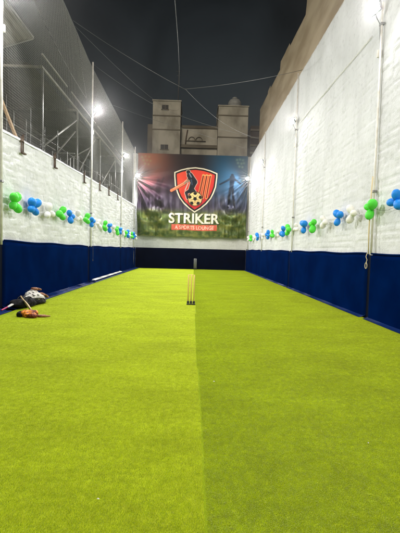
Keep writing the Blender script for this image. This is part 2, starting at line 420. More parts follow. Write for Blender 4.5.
# end pad below the banner
ys_ = np.linspace(XL+.09, XR-.09, 160); rows = []
for j in range(20):
    t = j/19; tt = min(1, (1-t)/.04)**.5
    rows.append(np.stack([ys_, YB - (.06*tt+.012 + .015*(fbm(ys_*2, ys_*0+t*2, 5, 3)-.45)) , .0 + t*1.56 + 0*ys_], -1))
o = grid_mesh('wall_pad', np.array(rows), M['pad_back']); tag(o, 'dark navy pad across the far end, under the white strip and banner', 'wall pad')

# white plank lying on the skirt of the third pad
o = MB().box(-.075, .075, -3.1, 3.1, 0, .018).build('plank', mat('white_board', (.78,.78,.76), .5), bevel=.004); o.location = (-4.20, 18.9, .09); o.rotation_euler = (0, math.radians(10), math.radians(.3))
tag(o, 'long white plank lying at the foot of the navy pad on the net side', 'plank')

# ------------------------------------------------------------------ light poles with floodlights
def lens_mesh(w, h, bulge):
    m = MB(); n = 6; vs = []
    for i in range(n+1):
        for j in range(n+1):
            u, v = i/n*2-1, j/n*2-1
            vs.append((u*w/2, -bulge*(1-u*u)*(1-v*v) - .001, v*h/2))
    fs = [(i*(n+1)+j, (i+1)*(n+1)+j, (i+1)*(n+1)+j+1, i*(n+1)+j+1) for i in range(n) for j in range(n)]
    return m.add(vs, fs)
def light_pole(x, y, top, lamp_z, sgn, label, seg=None, arm=.12, tilt=42, yaw=26, low=0.0, lens='lens'):
    """sgn = -1 net side, +1 tall wall side"""
    root = empty('light_pole', (x, y, 0)); tag(root, label, 'light pole', 'white light poles along the walls')
    p = MB().tube([(0,0,low),(0,0,top*.5),(0,0,top)], .032 if sgn < 0 else .025, 12)
    p.build('pole', M['pipe'], root, True)
    for z in (2.9, lamp_z-.35): MB().box(-.045,.045,-.045,.045,z,z+.05).build('clamp', M['housing'], root, bevel=.005)
    MB().tube([(0,0,lamp_z+.02),(-sgn*arm,-.02,lamp_z)], .016, 8).build('arm', M['pipe'], root, True)
    zc = lamp_z-.12
    MB().tube([(-sgn*(arm+.04),.05,lamp_z),(-sgn*arm*.7,.07,lamp_z-.16),(-sgn*.02,.045,lamp_z-.30),(0,.042,lamp_z-.8),(.004,.041,lamp_z-1.8),(0,.042,max(low+.3,lamp_z-4.5))], .007, 6).build('wire', M['black'], root, True)
    MB().box(-.05,.05,.034,.085,lamp_z-1.02,lamp_z-.86)\
        .build('junction_box', M['pipe'], root, bevel=.006)
    # floodlight: front faces local -Y; turned to look across the pitch, down and a little up the pitch
    fl = MB(); w, h, d = .27, .20, .06
    fl.box(-w/2, w/2, 0, d, -h/2, h/2)
    for k in range(7): fl.box(-w/2+.03+k*.035-.003, -w/2+.03+k*.035+.003, d-.001, d+.03, -h/2+.02, h/2-.02)
    hs = fl.build('floodlight', M['housing'], root)
    fr = MB()
    fr.box(-w/2-.012, w/2+.012, -.02, .012, h/2, h/2+.014); fr.box(-w/2-.012, w/2+.012, -.02, .012, -h/2-.014, -h/2)
    fr.box(-w/2-.012, -w/2, -.02, .012, -h/2, h/2); fr.box(w/2, w/2+.012, -.02, .012, -h/2, h/2)
    fr.build('lamp_rim', M['housing'], hs)
    lens_mesh(w-.01, h-.01, .025).build('lens', M[lens], hs, True)
    hs.location = (-sgn*(arm+.06), -.03, lamp_z)
    direction = Vector((-sgn*math.cos(math.radians(yaw)), -math.sin(math.radians(yaw)), -math.tan(math.radians(tilt)))).normalized()
    hs.rotation_euler = direction.to_track_quat('-Y', 'Z').to_euler()
    return root
lightL = ['white light pole beside the rolled gear, lamp at the top left corner', 'white light pole on the net side with the large bright lamp', 'white light pole on the net side, third from the viewer', 'grey-white light pole in the banner corner on the net side']
lightR = ['white light pole at the tall wall with hanging rope loop', 'light pole at the tall wall, second lamp from the viewer', 'light pole at the tall wall, third lamp from the viewer', 'light pole in the banner corner at the tall wall']
for i, (y, top, lz) in enumerate(((8.5, 9.75, 7.25), (15.9, 9.2, 7.28), (22.5, 9.0, 7.02), (27.35, 8.85, 6.82))):
    light_pole(XL+.05, y, top, lz, -1, lightL[i], arm=.16, low=1.50 if i < 3 else 0.02, yaw=24 if i < 3 else 38, tilt=45)
for i, (y, top, lz) in enumerate(((8.4, 7.1, 6.95), (15.2, 8.72, 6.8), (21.9, 8.5, 6.75), (27.35, 8.3, 6.80))):
    light_pole(XR-.06, y, top, lz, 1, lightR[i], arm=.12, low=1.50, yaw=14 if i < 3 else 34, tilt=16, lens='soft_lens')
light_pole(XL+.13, 1.4, 9.8, 7.4, -1, 'white light pole on the net side next to the viewer', lens='dim_lens')
light_pole(XR-.10, 1.4, 8.7, 7.0, 1, 'white light pole at the tall wall next to the viewer', lens='dim_lens', tilt=16, arm=.12, yaw=5)

# ------------------------------------------------------------------ nets and cables
def cord(m, a, b, r, sag=0., n=1):
    a = Vector(a); b = Vector(b)
    m.tube([a.lerp(b, i/n) + Vector((0,0,-4*sag*(i/n)*(1-i/n))) for i in range(n+1)], r, 3, cap=False)
capz = lambda y: float(np.interp(y, [-2, 12.7, 16, 22.5, 28.1], [9.85, 9.65, 9.2, 9.05, 8.8]))
nm = MB(); XN = XL - .10
for y in np.arange(2.0, 28.15, .062):
    zt, zb = capz(y), float(topL(np.array([y]))[0])+.02
    nm.tube([(XN+.03*math.sin(y*2.1), y, zb), (XN+.06*math.sin(y*.9), y, (zb+zt)/2), (XN, y, zt)], .0015, 3, cap=False)
for k in range(86):
    t = k/86
    pts = []
    for y in np.arange(2.0, 28.3, .75):
        zt, zb = capz(y), float(topL(np.array([y]))[0])+.02
        pts.append((XN+.05*math.sin(y*.9)*math.sin(PI*t), y, zb+(zt-zb)*t))
    nm.tube(pts, .0015, 3, cap=False)
nr = empty('side_net', (XN, 15, 4.5)); tag(nr, 'tall grey mesh net stretched above the low white wall', 'net')
o = nm.build('mesh', M['net'], nr); o.matrix_parent_inverse = Matrix.Translation(-nr.location)
o = MB().tube([(XN, y, capz(y)) for y in np.arange(2, 28.2, .8)], .016, 6).build('top_rope', M['cable'], nr, True); o.matrix_parent_inverse = Matrix.Translation(-nr.location)
def cable(pts, r, label, name='overhead_cable', cat='cable', grp='cables strung over the pitch', m='cable'):
    o = MB().tube(pts, r, 6).build(name, M[m], smooth=True); return tag(o, label, cat, grp)
def sagging(a, b, c, n=24):
    """cable through a, lowest region b, c (quadratic through the three)"""
    a, b, c = map(Vector, (a,b,c)); t = (b-a).length/((b-a).length+(c-b).length)
    k = (b - a*(1-t)*(1-t) - c*t*t)/(2*t*(1-t))
    return [a*(1-s)*(1-s) + k*2*s*(1-s) + c*s*s for s in [i/n for i in range(n+1)]]
def vee(a, b, c, sag, n=14):
    """two nearly straight spans meeting at b"""
    a, b, c = map(Vector, (a,b,c))
    f = lambda p, q: [p.lerp(q, i/n) + Vector((0,0,-4*sag*(i/n)*(1-i/n))) for i in range(n+1)]
    return f(a, b) + f(b, c)[1:]
cable(vee((XN,13.8,9.62),(-.45,14.4,7.60),(4.2,14.96,8.75),.09), .0068, 'nearest cable sagging across the sky from net to tall wall')
cable(vee((XN,16.3,9.35),(-1.6,19.4,8.62),(4.2,23.5,8.55),.12), .0058, 'second cable sagging across the sky, starting at the large lamp pole')
cable(vee((XN,20.5,9.2),(-.2,22.5,8.6),(4.2,26.0,8.5),.08), .006, 'farthest cable sagging low across the sky before the towers')
cable(sagging((XN,14.0,9.55),(-3.2,20,10.1),(-1.6,35.95,14.9)), .005, 'faint wire from the net top running to the left tower')
cable(vee((-.45,14.4,7.62),(1.6,20,8.2),(4.2,23.5,8.5),.10), .005, 'faint wire branching off the nearest cable to the tall wall')
cable([(-.5,8,6.7+3.2*0),(-.62,12,8.0),(-.80,17,9.6),(-1.05,23,11.6),(-1.45,31,14.2),(-1.75,36.3,15.75)], .0055, 'thin wire running up from the viewer to the left tower top')
cable(sagging((XN-.02,10.0,8.35),(XN-.02,13.5,7.72),(XN-.02,15.6,7.6)), .010, 'guy rope drooping inside the net towards the large lamp', 'guy_rope', 'rope', 'ropes hanging on the net')
cable([(XN+.02,14.1,9.45),(XN+.02,14.6,8.7),(XN+.02,15.5,7.6)], .010, 'guy rope slanting from the net top to the large lamp', 'guy_rope', 'rope', 'ropes hanging on the net')
# thin conduit along the tall wall
cable([(XR-.035, y, 6.64+.006*math.sin(y*3)) for y in np.arange(8.9, 15.2, .35)], .011, 'thin white conduit running level along the tall wall', 'conduit', 'pipe', 'wall conduit', 'pipe')

# ------------------------------------------------------------------ iron brackets on the low wall, rods and plank behind it
for i, (y, z, lb) in enumerate(((9.52,4.12,'rusty bracket on the low wall top by the leaning plank'),(11.72,4.24,'rusty bracket on the low wall top, second from the viewer'),
                     (14.86,4.34,'rusty bracket on the low wall top just before the large lamp pole'),(17.3,4.42,'rusty bracket on the low wall top just past the large lamp pole'),
                     (19.17,4.47,'rusty bracket on the low wall top, second from the far end'),(21.42,4.53,'rusty bracket on the low wall top, farthest from the viewer'))):
    m = MB()
    m.box(-.018,.018,-.05,-.032,-.30,.10); m.box(-.018,.018,.05,.068,-.27,.17)
    m.box(-.018,.05,-.05,.15,-.32,-.285)
    m.box(-.03,.03,-.06,.08,-.02,.0)
    o = m.build('iron_bracket', M['rust'], bevel=.004); o.location = (XL+.05, y, z); tag(o, lb, 'bracket', 'rusty brackets on the low wall')
o = MB().box(-.03,.03,-.05,.05,-1.0,.62).build('leaning_plank', M['wood'], bevel=.006); o.location = (-4.90, 9.6, 5.12); o.rotation_euler = (0, math.radians(-22), 0)
tag(o, 'brown plank leaning up behind the low white wall', 'plank')

# steel frame of the neighbour's yard
fr = empty('steel_frame', (-5.3, 13, 0)); tag(fr, 'grey steel shed frame with braces standing behind the net', 'shed frame')
inv = Matrix.Translation(-fr.location)
def part(m, name, mt, root, smooth=False):
    o = m.build(name, mt, root, smooth); o.matrix_parent_inverse = Matrix.Translation(-root.location); return o
part(MB().box(-5.23,-5.17,12.75,28.0,7.44,7.52), 'beam', M['steel_pale'], fr)
for y0_, y1_ in ((12.8,15.3),(15.8,19.6),(20.0,24.0),(24.5,28.0)):
    part(MB().box(-5.22,-5.18,y0_,y1_,7.88,7.94), 'rail', M['steel_pale'], fr)
part(MB().box(-9.5,-5.24,12.75,12.81,7.44,7.51), 'beam', M['steel_pale'], fr)
for y in (16.6, 20.6, 24.6): part(MB().box(-9.5,-5.26,y,y+.08,7.43,7.52), 'beam', M['steel'], fr)
for y in (12.82, 16.6, 20.6, 24.6): part(MB().box(-5.23,-5.17,y,y+.06,0,7.44), 'post', M['steel'], fr)
for y in (12.82, 20.6): part(MB().box(-9.5,-9.4,y,y+.09,0,7.42), 'post', M['steel'], fr)
for a, b in (((-5.2,12.95,4.9),(-5.2,16.5,7.0)),((-5.2,19.6,7.1),(-5.2,17.0,4.9)),((-5.2,20.8,4.9),(-5.2,24.4,7.1)),((-8.5,14.2,7.0),(-6.0,16.2,5.6)),((-7.0,16.7,4.5),(-5.3,16.7,6.6)),((-9,20.6,5),(-5.6,20.6,7))):
    part(MB().tube([a,b], .035, 6), 'brace', M['steel_pale'], fr, True)
for y in (16.64, 20.64, 24.64): part(MB().tube([(-9.4,y,5.6),(-5.3,y,5.6)], .03, 6), 'tie_rod', M['steel'], fr, True)
# shed wall and roof behind the frame
sh = empty('shed', (-9, 20, 0)); tag(sh, 'dull dark sheet metal shed deep behind the steel frame', 'shed')
n = 260; ya = np.linspace(9, 34, n); corr = .03*np.sin(ya*2*PI/.25)
o = grid_mesh('wall', np.array([np.stack([-9.8+corr, ya, ya*0+z], -1) for z in (0, 2, 4, 6, 9.2)])[:, ::-1], M['shed_sheet'], sh); o.matrix_parent_inverse = Matrix.Translation(-sh.location)
part(MB().box(-9.7,-5.6,29.0,29.1,0,7.3), 'end_panel', M['shed_sheet'], sh)
xa = np.linspace(-9.75, -5.6, 60)
o = grid_mesh('roof', np.array([np.stack([xa, xa*0+y, 7.62+.02*np.sin(xa*2*PI/.2)+ (xa+5.6)*-.25], -1) for y in (12.9, 20, 29.0)]), M['shed_sheet'], sh); o.matrix_parent_inverse = Matrix.Translation(-sh.location)
# rods of a fence just behind the wall
fm = empty('rod_fence', (-4.95, 16, 0)); tag(fm, 'uneven row of thin grey rods rising just behind the low wall', 'fence')
for i, y in enumerate(np.arange(9.9, 27.5, .52)):
    yy = y + random.uniform(-.12,.12); zt = float(topL(np.array([yy]))[0]) + random.uniform(.45, 1.35)
    part(MB().tube([(-4.95, yy, 0), (-4.95+random.uniform(-.03,.03), yy+random.uniform(-.05,.05), zt)], .012, 6), 'rod', M['steel'], fm, True)
for dz in (.35, .8): part(MB().tube([(-4.97, y, float(topL(np.array([y]))[0])+dz) for y in (9.9, 14, 18, 23, 27.4)], .008, 6), 'rail', M['steel'], fm, True)
# canopy nearer the viewer
cn = empty('canopy', (-7, 9, 0)); tag(cn, 'pale sheet canopy lit by the near lamp, top left behind the net', 'canopy')
xa = np.linspace(-9.6, -5.2, 90)
o = grid_mesh('roof_sheet', np.array([np.stack([xa, xa*0+y, 8.05+(xa+5.2)*.32+.018*np.sin(xa*2*PI/.18)], -1) for y in (2, 7, 12.05)])[:, ::-1], M['canopy'], cn); o.matrix_parent_inverse = Matrix.Translation(-cn.location)
part(MB().box(-5.21,-5.17,2,12.1,8.02,8.08), 'edge_beam', M['steel_pale'], cn)
part(MB().add([(-9.6,12.06,6.59),(-5.2,12.06,8.0),(-5.2,12.12,8.0),(-9.6,12.12,6.59),(-9.6,12.06,6.67),(-5.2,12.06,8.08),(-5.2,12.12,8.08),(-9.6,12.12,6.67)],[(0,3,2,1),(4,5,6,7),(0,1,5,4),(1,2,6,5),(2,3,7,6),(3,0,4,7)]), 'end_beam', M['steel_pale'], cn)
for y in (3, ): part(MB().box(-5.24,-5.16,y,y+.08,0,7.98), 'post', M['steel'], cn)

# ------------------------------------------------------------------ brown building above the tall wall
bb = empty('plastered_building', (9, 12, 0)); tag(bb, 'brown unpainted building rising above the tall white wall', 'building')
prof = [(-3,12.1),(15.2,12.0),(15.3,12.55),(16.2,12.45),(16.35,11.75),(18.9,11.8),(19.0,11.98),(20.9,12.02),(21.0,11.62),(23.5,11.68),(23.6,11.88),(24.3,11.88),(24.4,11.70),(27.1,11.72)]
ya = np.concatenate([np.linspace(prof[i][0], prof[i+1][0], max(3, int((prof[i+1][0]-prof[i][0])/.12)), endpoint=False) for i in range(len(prof)-1)]+[[27.1]])
tz = np.interp(ya, [p[0] for p in prof], [p[1] for p in prof]) + .05*(fbm(ya*1.5, ya*0, 4, 3)-.4)
zz = np.linspace(0,1,150)
Z = zz[:,None]*tz[None,:]; A = np.repeat(ya[None,:], 150, 0)
P = np.stack([4.62 - .5*(block_relief(A, Z, 8)+.03*(fbm(A*.7,Z*.7,3,3)-.45)), A, Z], -1)
o = grid_mesh('side_wall', P[:, ::-1], M['tan'], bb); o.matrix_parent_inverse = Matrix.Translation(-bb.location)
part(MB().box(4.68, 14, -3, 27.1, 0, 11.6), 'body', M['tan'], bb)
o = MB().tube([(4.52, y, float(topR(np.array([y]))[0])+.07+.01*math.sin(y)) for y in np.arange(4, 28, .8)], .03, 6).build('drain_pipe', M['rust'], smooth=True)
tag(o, 'dark pipe lying along the top edge of the tall white wall', 'pipe')
for i, (y, w) in enumerate(((14.9,'nearest'),(21.7,'middle'))):
    o = MB().box(-.05,.05,-.06,.06,0,.14).box(-.09,-.05,-.02,.02,.02,.10).build('pipe_clamp', M['rust'], bevel=.008); o.location=(4.36, y, float(topR(np.array([y]))[0])+.02)
    tag(o, f'{w} dark clamp on the top edge of the tall white wall', 'clamp')

# ------------------------------------------------------------------ buildings beyond the banner
tb = empty('tower_building', (0, 38, 0)); tag(tb, 'old pale concrete building with two towers beyond the banner', 'building')
YT = 36.0
def rough_block(x0,x1,y0,y1,z0,z1,name,mt,seed):
    m = MB().box(x0,x1,y0,y1,z0,z1); return part(m, name, mt, tb)
t1 = rough_block(-4.12,-1.47,YT,YT+3.2,0,15.62,'tower',M['tan2'],1)
for x, z, w, h in ((-2.95,15.0,.62,.42),(-2.95,11.25,.72,.45)):
    part(MB().box(x-w/2,x+w/2,YT-.012,YT+.1,z-h/2,z+h/2), 'window', M['opening'], tb)
    part(MB().box(x-w/2-.06,x+w/2+.06,YT-.05,YT-.013,z-h/2-.07,z-h/2), 'sill', M['tan_dark'], tb)
    part(MB().box(x-.02,x+.02,YT-.03,YT-.013,z-h/2,z+h/2), 'window_bar', M['tan_dark'], tb)
for z, d in ((15.62,.06),(14.2,.03),(12.9,.03)):
    part(MB().box(-4.12-d,-1.47+d,YT-d,YT+3.2+d,z-.06,z+.05), 'band', M['tan2'] if z>15 else M['tan_dark'], tb)
rough_block(-4.62,-4.13,YT+.3,YT+3,0,13.45,'side_stair',M['tan_dark'],2)
rough_block(-1.46,2.12,YT+.5,YT+3.0,0,13.25,'middle_wall',M['tan2'],3)
part(MB().box(-1.46,2.12,YT+.40,YT+.495,13.25,13.5), 'parapet', M['tan_dark'], tb)
part(MB().box(-1.46,2.12,YT+.30,YT+.495,11.35,11.65), 'parapet', M['tan_dark'], tb)
t2 = rough_block(2.14,4.98,YT-.2,YT+3,0,15.25,'tower',M['tan2'],4)
for z, d in ((15.25,.06),(14.35,.03),(12.3,.03)):
    part(MB().box(2.14-d,4.98+d,YT-.2-d,YT+3+d,z-.06,z+.05), 'band', M['tan2'] if z>15 else M['tan_dark'], tb)
# pipework on the middle wall
part(MB().tube([(-.95,YT+.44,11.7),(-.90,YT+.44,12.4),(-.78,YT+.44,13.1)], .05, 6), 'downpipe', M['rust'], tb, True)
for x0_ in (-.35, .35):
    part(MB().tube([(x0_-.32,YT+.44,12.0)]+[(x0_+.32*math.cos(a), YT+.44, 12.1+.32*math.sin(a)) for a in np.linspace(PI,0,9)]+[(x0_+.32,YT+.44,12.0)], .035, 6), 'bent_pipe', M['tan_dark'], tb, True)
part(MB().tube([(-1.0,YT+.43,12.05),(1.0,YT+.43,12.02)], .04, 6), 'pipe', M['tan_dark'], tb, True)
wt = empty('water_tank', (3.78, 37.0, 15.3)); tag(wt, 'round grey-white water tank on the right tower roof', 'water tank')
MB().lathe([(.60,0),(.66,.10),(.66,.30),(.63,.34),(.66,.38),(.66,.58),(.62,.75),(.48,.95),(.26,1.06),(.22,1.08)], 28).build('tank_body', M['tank'], wt, True)
MB().lathe([(.24,1.08),(.25,1.10),(.25,1.18),(.20,1.21),(.05,1.22)], 20).build('lid', M['tank'], wt, True)
ms = MB().tube([(0,0,0),(0,0,1.6),(0.02,0,3.4)], [.045,.035,.02], 6); ms.tube([(-.3,0,2.9),(.3,0,2.9)], .015, 5); ms.tube([(-.2,0,2.5),(.2,0,2.5)], .015, 5)
o = ms.build('antenna_mast', M['cable'], smooth=True); o.location = (-1.75, 36.4, 15.66); tag(o, 'thin antenna mast on the left tower roof', 'antenna')
db = empty('dark_building', (6.5, 36, 0)); tag(db, 'dim brown building in the gap right of the tank tower', 'building')
part(MB().box(5.15,9,35.0,39,0,13.2), 'wall', mat('dark_brick', (.05,.04,.032), .9), db)
for z in (10.6,11.3,12.0,12.7): part(MB().box(5.13,9.0,34.9,35.0,z,z+.16), 'ledge', M['tan_dark'], db)

# ------------------------------------------------------------------ the printed banner
NX, NY = 640, 475
BX0, BX1, BZ0, BZ1 = -4.22, 3.98, 2.44, 8.56
U, V = np.meshgrid((np.arange(NX))/(NX-1), (np.arange(NY))/(NY-1))
px = 137 + U*110; py = 237 - V*83                  # layout units of the print: 110 wide, 83 tall
S = lambda c: np.array([(x/255/12.92 if x/255 <= .04045 else ((x/255+.055)/1.055)**2.4) for x in c])
img = np.zeros((NY, NX, 3))
def ss(a, b, x): t = np.clip((x-a)/(b-a), 0, 1); return t*t*(3-2*t)
def over(mask, c):
    global img
    c = np.asarray(c); img = img*(1-mask[...,None]) + (c if c.ndim == 3 else c[None,None,:])*mask[...,None]
def seg(x0,y0,x1,y1,r0,r1=None):
    r1 = r0 if r1 is None else r1
    dx, dy = x1-x0, y1-y0; t = np.clip(((px-x0)*dx+(py-y0)*dy)/(dx*dx+dy*dy+1e-9), 0, 1)
    return np.hypot(px-x0-t*dx, py-y0-t*dy) - (r0+(r1-r0)*t)
def circ(x,y,r): return np.hypot(px-x, py-y)-r
AAW = .22
cov = lambda d: np.clip(.5 - d/AAW/2, 0, 1)
def poly_mask(pts):
    pts = np.array(pts, float); ins = np.zeros(px.shape, bool); n = len(pts); j = n-1
    for i in range(n):
        xi, yi = pts[i]; xj, yj = pts[j]
        c = ((yi > py) != (yj > py)) & (px < (xj-xi)*(py-yi)/(yj-yi+1e-12)+xi)
        ins ^= c; j = i
    return ins.astype(float)
def poly_sdf(pts):
    d = np.full(px.shape, 1e9); n = len(pts)
    for i in range(n):
        d = np.minimum(d, seg(*pts[i], *pts[(i+1) % n], 0.))
    return np.where(poly_mask(pts) > .5, -d, d)
# backdrop of the print: warm dusk on the left, dark middle, teal on the right, grass below
nz1 = fbm(px*.09, py*.09, 21, 4); nz2 = fbm(px*.25, py*.4, 33, 4)
sky_t = ss(154, 212, py)
base = np.array(S((48,26,30)))[None,None]*(1-sky_t[...,None]) + S((104,92,112))[None,None]*sky_t[...,None]
img = base + 0*img
over(ss(150,205,px)*(1-ss(205,240,px))*.8*(1-ss(165,205,py)), S((24,18,26)))
over(np.exp(-(((px-146)/17)**2+((py-160)/13)**2))*.98, S((255,140,60)))
over(np.exp(-(((px-142)/22)**2+((py-178)/16)**2))*.4, S((190,80,60)))
over(ss(196,228,px)*(1-ss(178,214,py))*.98, S((8,112,150)))
over(ss(205,240,px)*np.exp(-((py-188)/20)**2)*.45, S((130,170,205)))
over(np.exp(-(((px-196)/60)**2+((py-204)/12)**2))*.5*nz1*1.6, S((120,106,120)))
over(ss(206,216,py+3*(nz1-.5)), S((96,112,58)))
over(ss(222,240,py)*.5, S((62,84,44)))
over(ss(206,214,py)*np.clip((nz2-.42)*4,0,1)*.55, S((150,150,80)))
over(ss(206,214,py)*np.clip((.42-nz2)*4,0,1)*.5, S((52,70,36)))
for bx, by, r in ((141,158,1.2),(144.5,157,1.1),(148,157.5,1.1),(142.5,161,1.3),(146,161,1.2),(149.5,161.5,1.0),(144,164.5,1.1),(147.5,165,1.0)):
    over(np.exp(-(np.hypot(px-bx,py-by)/r)**2)*.75, S((244,190,96)))
for bx, by, r in ((236,158,1.2),(239,157.5,1.2),(242,158,1.1),(237,161,1.2),(240.5,161.5,1.2),(243,161,1.0),(238.5,164.5,1.1),(241.5,165,1.1)):
    over(np.exp(-(np.hypot(px-bx,py-by)/r)**2)*.75, S((170,220,205)))
# faint player silhouettes in the backdrop
sil = np.minimum.reduce([circ(231.5,173.5,1.5), seg(231.5,176,231,187,2.6,2.0), seg(229,177.5,219.5,183,1.1,.8), seg(234,177.5,240,182,1.1,.8), seg(230,187,228,206,1.4,1.0), seg(232,187,234.5,206,1.4,1.0)])
over(cov(sil/2.0)*.9, S((26,32,48)))
sil = np.minimum.reduce([circ(158,181,1.6), seg(158,184,157,195,2.8,2.2), seg(156,185,150,190,1.1,.8), seg(160,185,163,178,1.1,.8), seg(156,195,152,210,1.5,1.0), seg(158,195,162,210,1.5,1.0)])
over(cov(sil/3)*.65, S((62,42,50)))
img = img*(np.array([.34,.34,.38])[None,None]*(1-ss(204,216,py))[...,None] + .86*ss(204,216,py)[...,None])
# shield
half = [(0,166.3),(8,167.2),(15,169.0),(22.2,171.9),(22.2,176),(21.2,186),(19,192.5),(16.4,198),(12,203.5),(6.5,208.3),(0,212.6)]
shield = [(194.6+x, y) for x, y in half] + [(194.6-x*.965, y) for x, y in reversed(half[1:-1])]
sd = poly_sdf(shield)
over(cov(sd-.2), S((28,24,26)))
over(cov(sd+.25), S((226,214,190)))
over(cov(sd+1.35), S((20,16,18)))
redg = ss(166,206,py)
red = S((222,62,44))[None,None]*(1-redg[...,None]) + S((186,34,40))[None,None]*redg[...,None]
inner = cov(sd+2.9)
over(inner, red + 0*img)
over(inner*np.clip(1-np.abs(px-180)/10,0,1)*.35, S((240,96,60)))
over(inner*ss(203,214,px)*.4, S((150,28,40)))
# three stumps drawn in gold outline, leaning
for k, (xa_, xb_) in enumerate(((202.6,198.3),(206.0,202.3),(209.6,206.0))):
    d = seg(xa_, 174.5, xb_, 197, .95)
    over(inner*cov(np.abs(d)-.28)*.95, S((226,170,96))); over(inner*cov(d+.3), S((120,26,28)))
over(inner*cov(seg(201.6,174.4,210.6,174.4,.3)), S((236,186,110)))
# batter, dark figure hunched over the ball
fig = np.minimum.reduce([circ(187.4,171.6,2.0), seg(189,175,193.2,181.5,3.0,3.4), seg(193.2,181.5,190,190.5,3.2,2.3), seg(190.4,176,186.5,180.5,1.5,1.0), seg(186.5,180.5,184.5,182,1.0,.9),
                         seg(190,190,185.8,192.5,1.9,1.5), seg(185.8,192.5,187.2,198,1.4,1.0), seg(191.8,189,195.5,193,2.0,1.4)])
over(cov(fig-.45)*.8, S((216,200,180)))
over(cov(fig), S((22,24,34)))
over(cov(seg(188.5,173,190.5,176.5,.55)), S((120,140,160))); over(cov(seg(190.5,179,191.5,184,.5)), S((60,74,100)))
over(cov(seg(187.5,182.6,184.6,190,.45)), S((190,180,170)))
over(cov(seg(184,183,171,190.6,1.75,1.75)), S((46,22,20)))
over(cov(seg(184,183,171,190.6,1.3,1.35)), S((214,122,84)))
over(cov(seg(188.5,180.2,184,183,.75,.8)), S((150,130,110)))
over(cov(seg(187.5,179.2,172.5,188.8,.28)), S((240,170,130)))
# ball
bx, by, br = 194.8, 198.3, 6.7
over(cov(circ(bx,by,br+.75)), S((20,18,20))); over(cov(circ(bx,by,br)), S((232,206,140)))
over(cov(circ(bx,by,br))*ss(2,7,np.hypot(px-bx+2,py-by+2.5))*.35, S((190,140,80)))
ball = cov(circ(bx,by,br))
def pent(cx_,cy_,r,rot,sx=1.): return [(cx_+sx*r*math.sin(rot+k*2*PI/5), cy_-r*math.cos(rot+k*2*PI/5)) for k in range(5)]
over(ball*cov(poly_sdf(pent(bx,by,2.15,PI))), S((22,20,22)))
for k in range(5):
    a = k*2*PI/5
    cx_, cy_ = bx+5.6*math.sin(a), by-5.6*math.cos(a)
    over(ball*cov(poly_sdf(pent(cx_,cy_,2.05,a+PI))), S((22,20,22)))
    b_ = a+PI/5*0+PI/5
    over(ball*cov(seg(bx+2.1*math.sin(b_), by-2.1*math.cos(b_), bx+4.2*math.sin(b_), by-4.2*math.cos(b_), .22)), S((90,64,40)))
# ribbon and lettering
def text_tris(s, bold):
    cu = bpy.data.curves.new("lettering", 'FONT'); cu.body = s; cu.offset = bold; cu.resolution_u = 4
    ob = bpy.data.objects.new("lettering", cu); COL.objects.link(ob)
    bpy.context.view_layer.update()
    me = ob.to_mesh(); me.calc_loop_triangles()
    co = np.array([v.co[:2] for v in me.vertices]); tr = np.array([t.vertices[:] for t in me.loop_triangles])
    ob.to_mesh_clear(); bpy.data.objects.remove(ob); bpy.data.curves.remove(cu)
    return co, tr
def draw_text(s, x0, x1, ytop, ybot, c, bold, grow=0.):
    co, tr = text_tris(s, bold)
    mn, mx = co.min(0), co.max(0)
    P_ = np.stack([x0+(co[:,0]-mn[0])/(mx[0]-mn[0])*(x1-x0), ybot-(co[:,1]-mn[1])/(mx[1]-mn[1])*(ybot-ytop)], -1)
    m = np.zeros(px.shape); sx, sy = 110/(NX-1), 83/(NY-1)
    for q in tr:
        a, b, c_ = P_[q]
        i0 = max(0, int((min(a[0],b[0],c_[0])-137)/sx)-1); i1 = min(NX, int((max(a[0],b[0],c_[0])-137)/sx)+2)
        j0 = max(0, int((237-max(a[1],b[1],c_[1]))/sy)-1); j1 = min(NY, int((237-min(a[1],b[1],c_[1]))/sy)+2)
        X_, Y_ = px[j0:j1,i0:i1], py[j0:j1,i0:i1]
        den = (b[1]-c_[1])*(a[0]-c_[0])+(c_[0]-b[0])*(a[1]-c_[1])
        if abs(den) < 1e-12: continue
        acc = 0
        for ox in (-.25,.25):
            for oy in (-.25,.25):
                w0 = ((b[1]-c_[1])*(X_+ox*sx-c_[0])+(c_[0]-b[0])*(Y_+oy*sy-c_[1]))/den
                w1 = ((c_[1]-a[1])*(X_+ox*sx-c_[0])+(a[0]-c_[0])*(Y_+oy*sy-c_[1]))/den
                acc = acc + ((w0 >= -1e-6)&(w1 >= -1e-6)&(w0+w1 <= 1+1e-6))*.25
        m[j0:j1,i0:i1] = np.minimum(1, m[j0:j1,i0:i1]+acc)
    over(m, c)
draw_text("STRIKER", 169.4, 220.4, 213.7, 224.2, S((30,26,24)), .030)
draw_text("STRIKER", 168.8, 219.8, 213.0, 223.4, S((244,238,222)), .024)
rb = np.maximum(np.abs(px-194.6)-22.8, np.abs(py-227.4)-2.9)
over(cov(rb), S((226,104,84)))
draw_text("A SPORTS LOUNGE", 175.0, 214.4, 225.7, 229.3, S((250,214,196)), .012)
